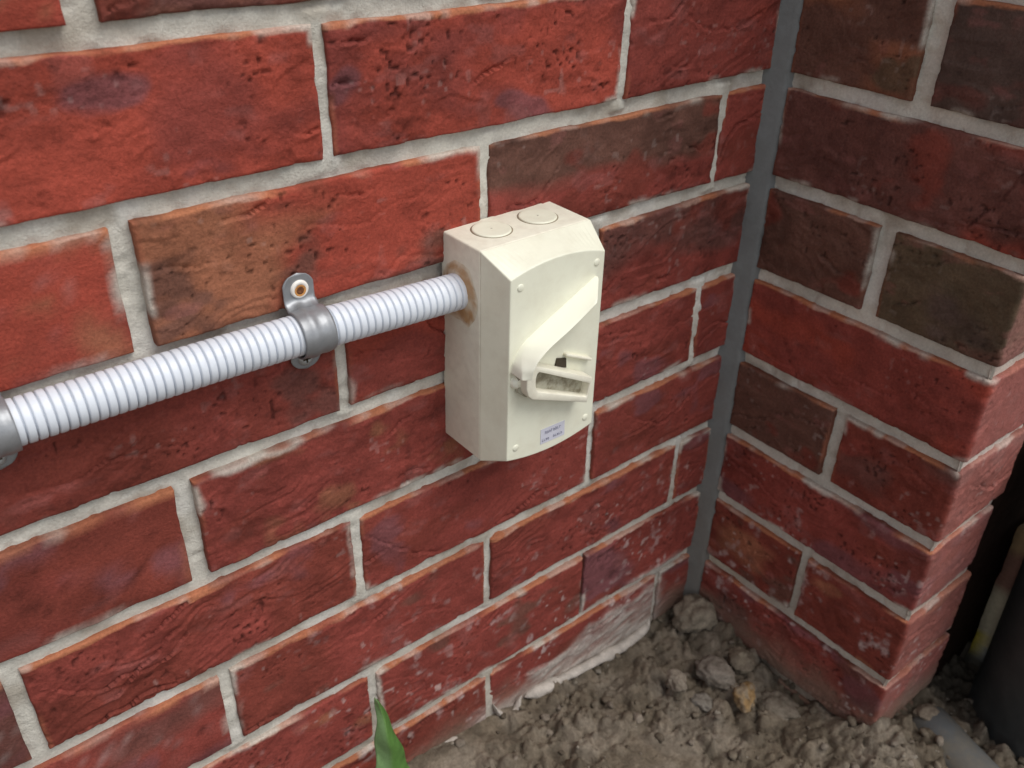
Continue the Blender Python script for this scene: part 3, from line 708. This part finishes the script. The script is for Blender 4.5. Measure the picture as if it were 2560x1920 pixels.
stone('stone', 'largest pale grey stone on the soil, behind the ochre pebble', 'stone', -.0590, -.0960, (.016, .021, .012), ((.20, .17, .14), (.145, .12, .095)), 3, .38, .5)
stone('stone', 'oval grey stone half buried left of the ochre pebble', 'stone', -.0930, -.1090, (.009, .012, .007), ((.22, .195, .165), (.16, .14, .115)), 4, .32, .3)
stone('stone', 'upright tan stone on the soil in front of the mortar ledge', 'stone', -.1080, -.0830, (.009, .011, .010), ((.22, .185, .145), (.16, .13, .10)), 5, .32)
stone('stone', 'tiny white stone chip on the soil near the corner', 'stone', -.0860, -.0740, (.0035, .005, .0035), ((.55, .51, .44), (.42, .38, .32)), 6, .2)
stone('soil_clod', 'brown soil clod against the foot of the return wall beside the dark hole', 'clod', -.022, -.100, (.016, .014, .011), ((.20, .165, .12), (.15, .12, .09)), 7, .3)
stone('stone', 'broad flat stone between the ochre pebble and the return wall', 'stone', -.030, -.160, (.018, .021, .010), ((.19, .16, .125), (.14, .118, .09)), 9, .40, -.6)
stone('soil_clod', 'crumbly clod at the foot of the end of the return wall', 'clod', .080, -.262, (.016, .011, .009), ((.20, .16, .12), (.15, .12, .09)), 8, .45)

# ---------------------------------------------------------------- green leaf
tt = np.linspace(0, 1, 60); us = np.linspace(-1, 1, 17)
cxl = np.interp(tt, [0, .25, .5, .75, 1], [-.436, -.434, -.4300, -.4322, -.4345]); czl = -.6+tt*(-.409+.6); 
hw = .0165*np.interp(tt, [0, .25, .5, .7, .85, .95, 1], [.55, .90, .95, .62, .36, .16, .01])
V = []; Cc = []
for i, t_ in enumerate(tt):
    for u in us:
        y = -.040-.018*(1-t_)**1.2*0-.010*math.sin(t_*3)+abs(u)*.0-.0045*(1-abs(u))*1.0+.0012*math.sin(t_*22+u*2)
        V.append((cxl[i]+u*hw[i]+.0008*math.sin(t_*30), y-.25*hw[i]*u, czl[i]))
        lt = sst(.15, -.15, np.array([u+.1]))[0]; vein = math.exp(-((u+.05)/.05)**2)
        base = np.array([.075, .165, .035])*(1-lt)+np.array([.15, .25, .10])*lt  # left half lighter: light on the leaf put into its colour
        side = .14*math.sin((t_*26-abs(u)*3)*3.1)*abs(u)+.12*math.sin(t_*9+u*4)
        Cc.append(base*(1+side)+vein*np.array([.05, .06, .03]))
o = mesh_obj('plant_leaf', np.array(V), grid_faces(60, 17), M_leaf, colr=np.array(Cc)); tag(o, 'pointed green leaf growing up against the long brick wall', 'leaf')
o.modifiers.new('thickness', 'SOLIDIFY').thickness = .0005

# ---------------------------------------------------------------- right hand edge: bin, pipe, stake, dark boarding
BX, BY, BR = .196, -.352, .090
gzb = -.640
v, f = lathe([(.00001, .0), (BR-.004, .0), (BR+.004, .002), (BR+.006, .007), (BR+.003, .012), (BR-.001, .014), (BR-.003, .05), (BR-.001, .20), (BR+.002, .34), (BR+.010, .345), (BR+.010, .36), (BR-.004, .36), (BR-.006, .34), (BR-.010, .04), (.00001, .03)], (BX, BY, gzb), (0, 0, 1), 96)
bn = empty('plastic_bin', (BX, BY, gzb)); tag(bn, 'round black plastic bin standing at the right edge beside the brick corner', 'bin')
attach(mesh_obj('bin_body', v, f, M_blackp), bn)
v, f = lathe([(BR+.012, .338), (BR+.016, .342), (BR+.016, .362), (BR+.011, .366), (BR+.008, .362)], (BX, BY, gzb), (0, 0, 1), 96)
attach(mesh_obj('rim', v, f, M_blackp), bn)
# grey pipe stub
p0 = np.array([.082, -.262, -.622]); p1 = np.array([.032, -.42, -.616]); dr = p1-p0; ln = np.linalg.norm(dr)
v, f = lathe([(.0245, 0), (.0260, .0005), (.0270, .002), (.0270, .03), (.0262, .032), (.0262, ln-.002), (.0250, ln), (.0225, ln), (.0225, 0), (.0245, 0)], p0, dr/ln, 48)
o = mesh_obj('drain_pipe', v, f, M_greyp); tag(o, 'dull grey plastic pipe half buried in the soil in front of the black bin', 'pipe')
# weathered stake with yellow paint
v, f = box_mesh(.186, .262, -.250, -.222, -.68, -.425)
ns = 40; zz_ = np.linspace(-.68, -.425, 60); xx_ = np.linspace(.186, .262, 18)
S_, Z_ = np.meshgrid(xx_, zz_, indexing='ij'); S_ = S_.ravel(); Z_ = Z_.ravel(); q = P3(S_, Z_, 0)
Vf = P3(S_+.013+fbm(P3(S_*0, Z_*40, 2), 2, 162)*.0025, -.263+fbm(q*60, 3, 160)*.0012, Z_); Vb = Vf+np.array([0, .019, 0])
nf = len(Vf); F1 = grid_faces(18, 60); F2 = grid_faces(18, 60, nf, True)
E = []
for j in range(59): E += [[j+1, j, nf+j, nf+j+1], [17*60+j, 17*60+j+1, nf+17*60+j+1, nf+17*60+j]]
for i in range(17): E += [[i*60+59, (i+1)*60+59, nf+(i+1)*60+59, nf+i*60+59]]
Va = np.concatenate([Vf, Vb]); zf = Va[:, 2]; xf = Va[:, 0]; nn = fbm(Va*45, 3, 161)
cc = np.tile(np.array([.50, .43, .30]), (len(Va), 1))
cc = mixc(cc, np.array([.24, .12, .085]), sst(-.520, -.497, zf+nn*.012))
cc = mixc(cc, np.array([.34, .22, .11]), sst(-.462, -.445, zf+nn*.01))
cc = mixc(cc, np.array([.52, .40, .04]), sst(-.570, -.578, zf+nn*.008)*sst(-.260, -.246, Va[:, 1]))
cc = mixc(cc, np.array([.30, .31, .33]), sst(-.580, -.588, zf+nn*.008)*sst(-.246, -.260, Va[:, 1]))
cc = mixc(cc, np.array([.09, .08, .06]), sst(-.598, -.612, zf+nn*.01))
o = mesh_obj('timber_stake', Va, np.concatenate([F1, F2, np.array(E)]), M_stake, colr=cc); fixn(o)
tag(o, 'weathered pale stake with yellow paint behind the black bin', 'stake')
# dark boarding beyond the return
fr_ = empty('board_fence', (.42, -.19, -.66)); tag(fr_, 'very dark stained timber boarding in shade beyond the brick corner', 'fence')
for i in range(5):
    x0_ = .117+i*.15
    v, f = box_mesh(x0_, x0_+.145, -.237+.003*(i % 2), -.212+.003*(i % 2), -.70, .55)
    b_o = attach(mesh_obj('board', np.array(v), f, M_board, smooth=False), fr_); finish_box(b_o, .002, 2)
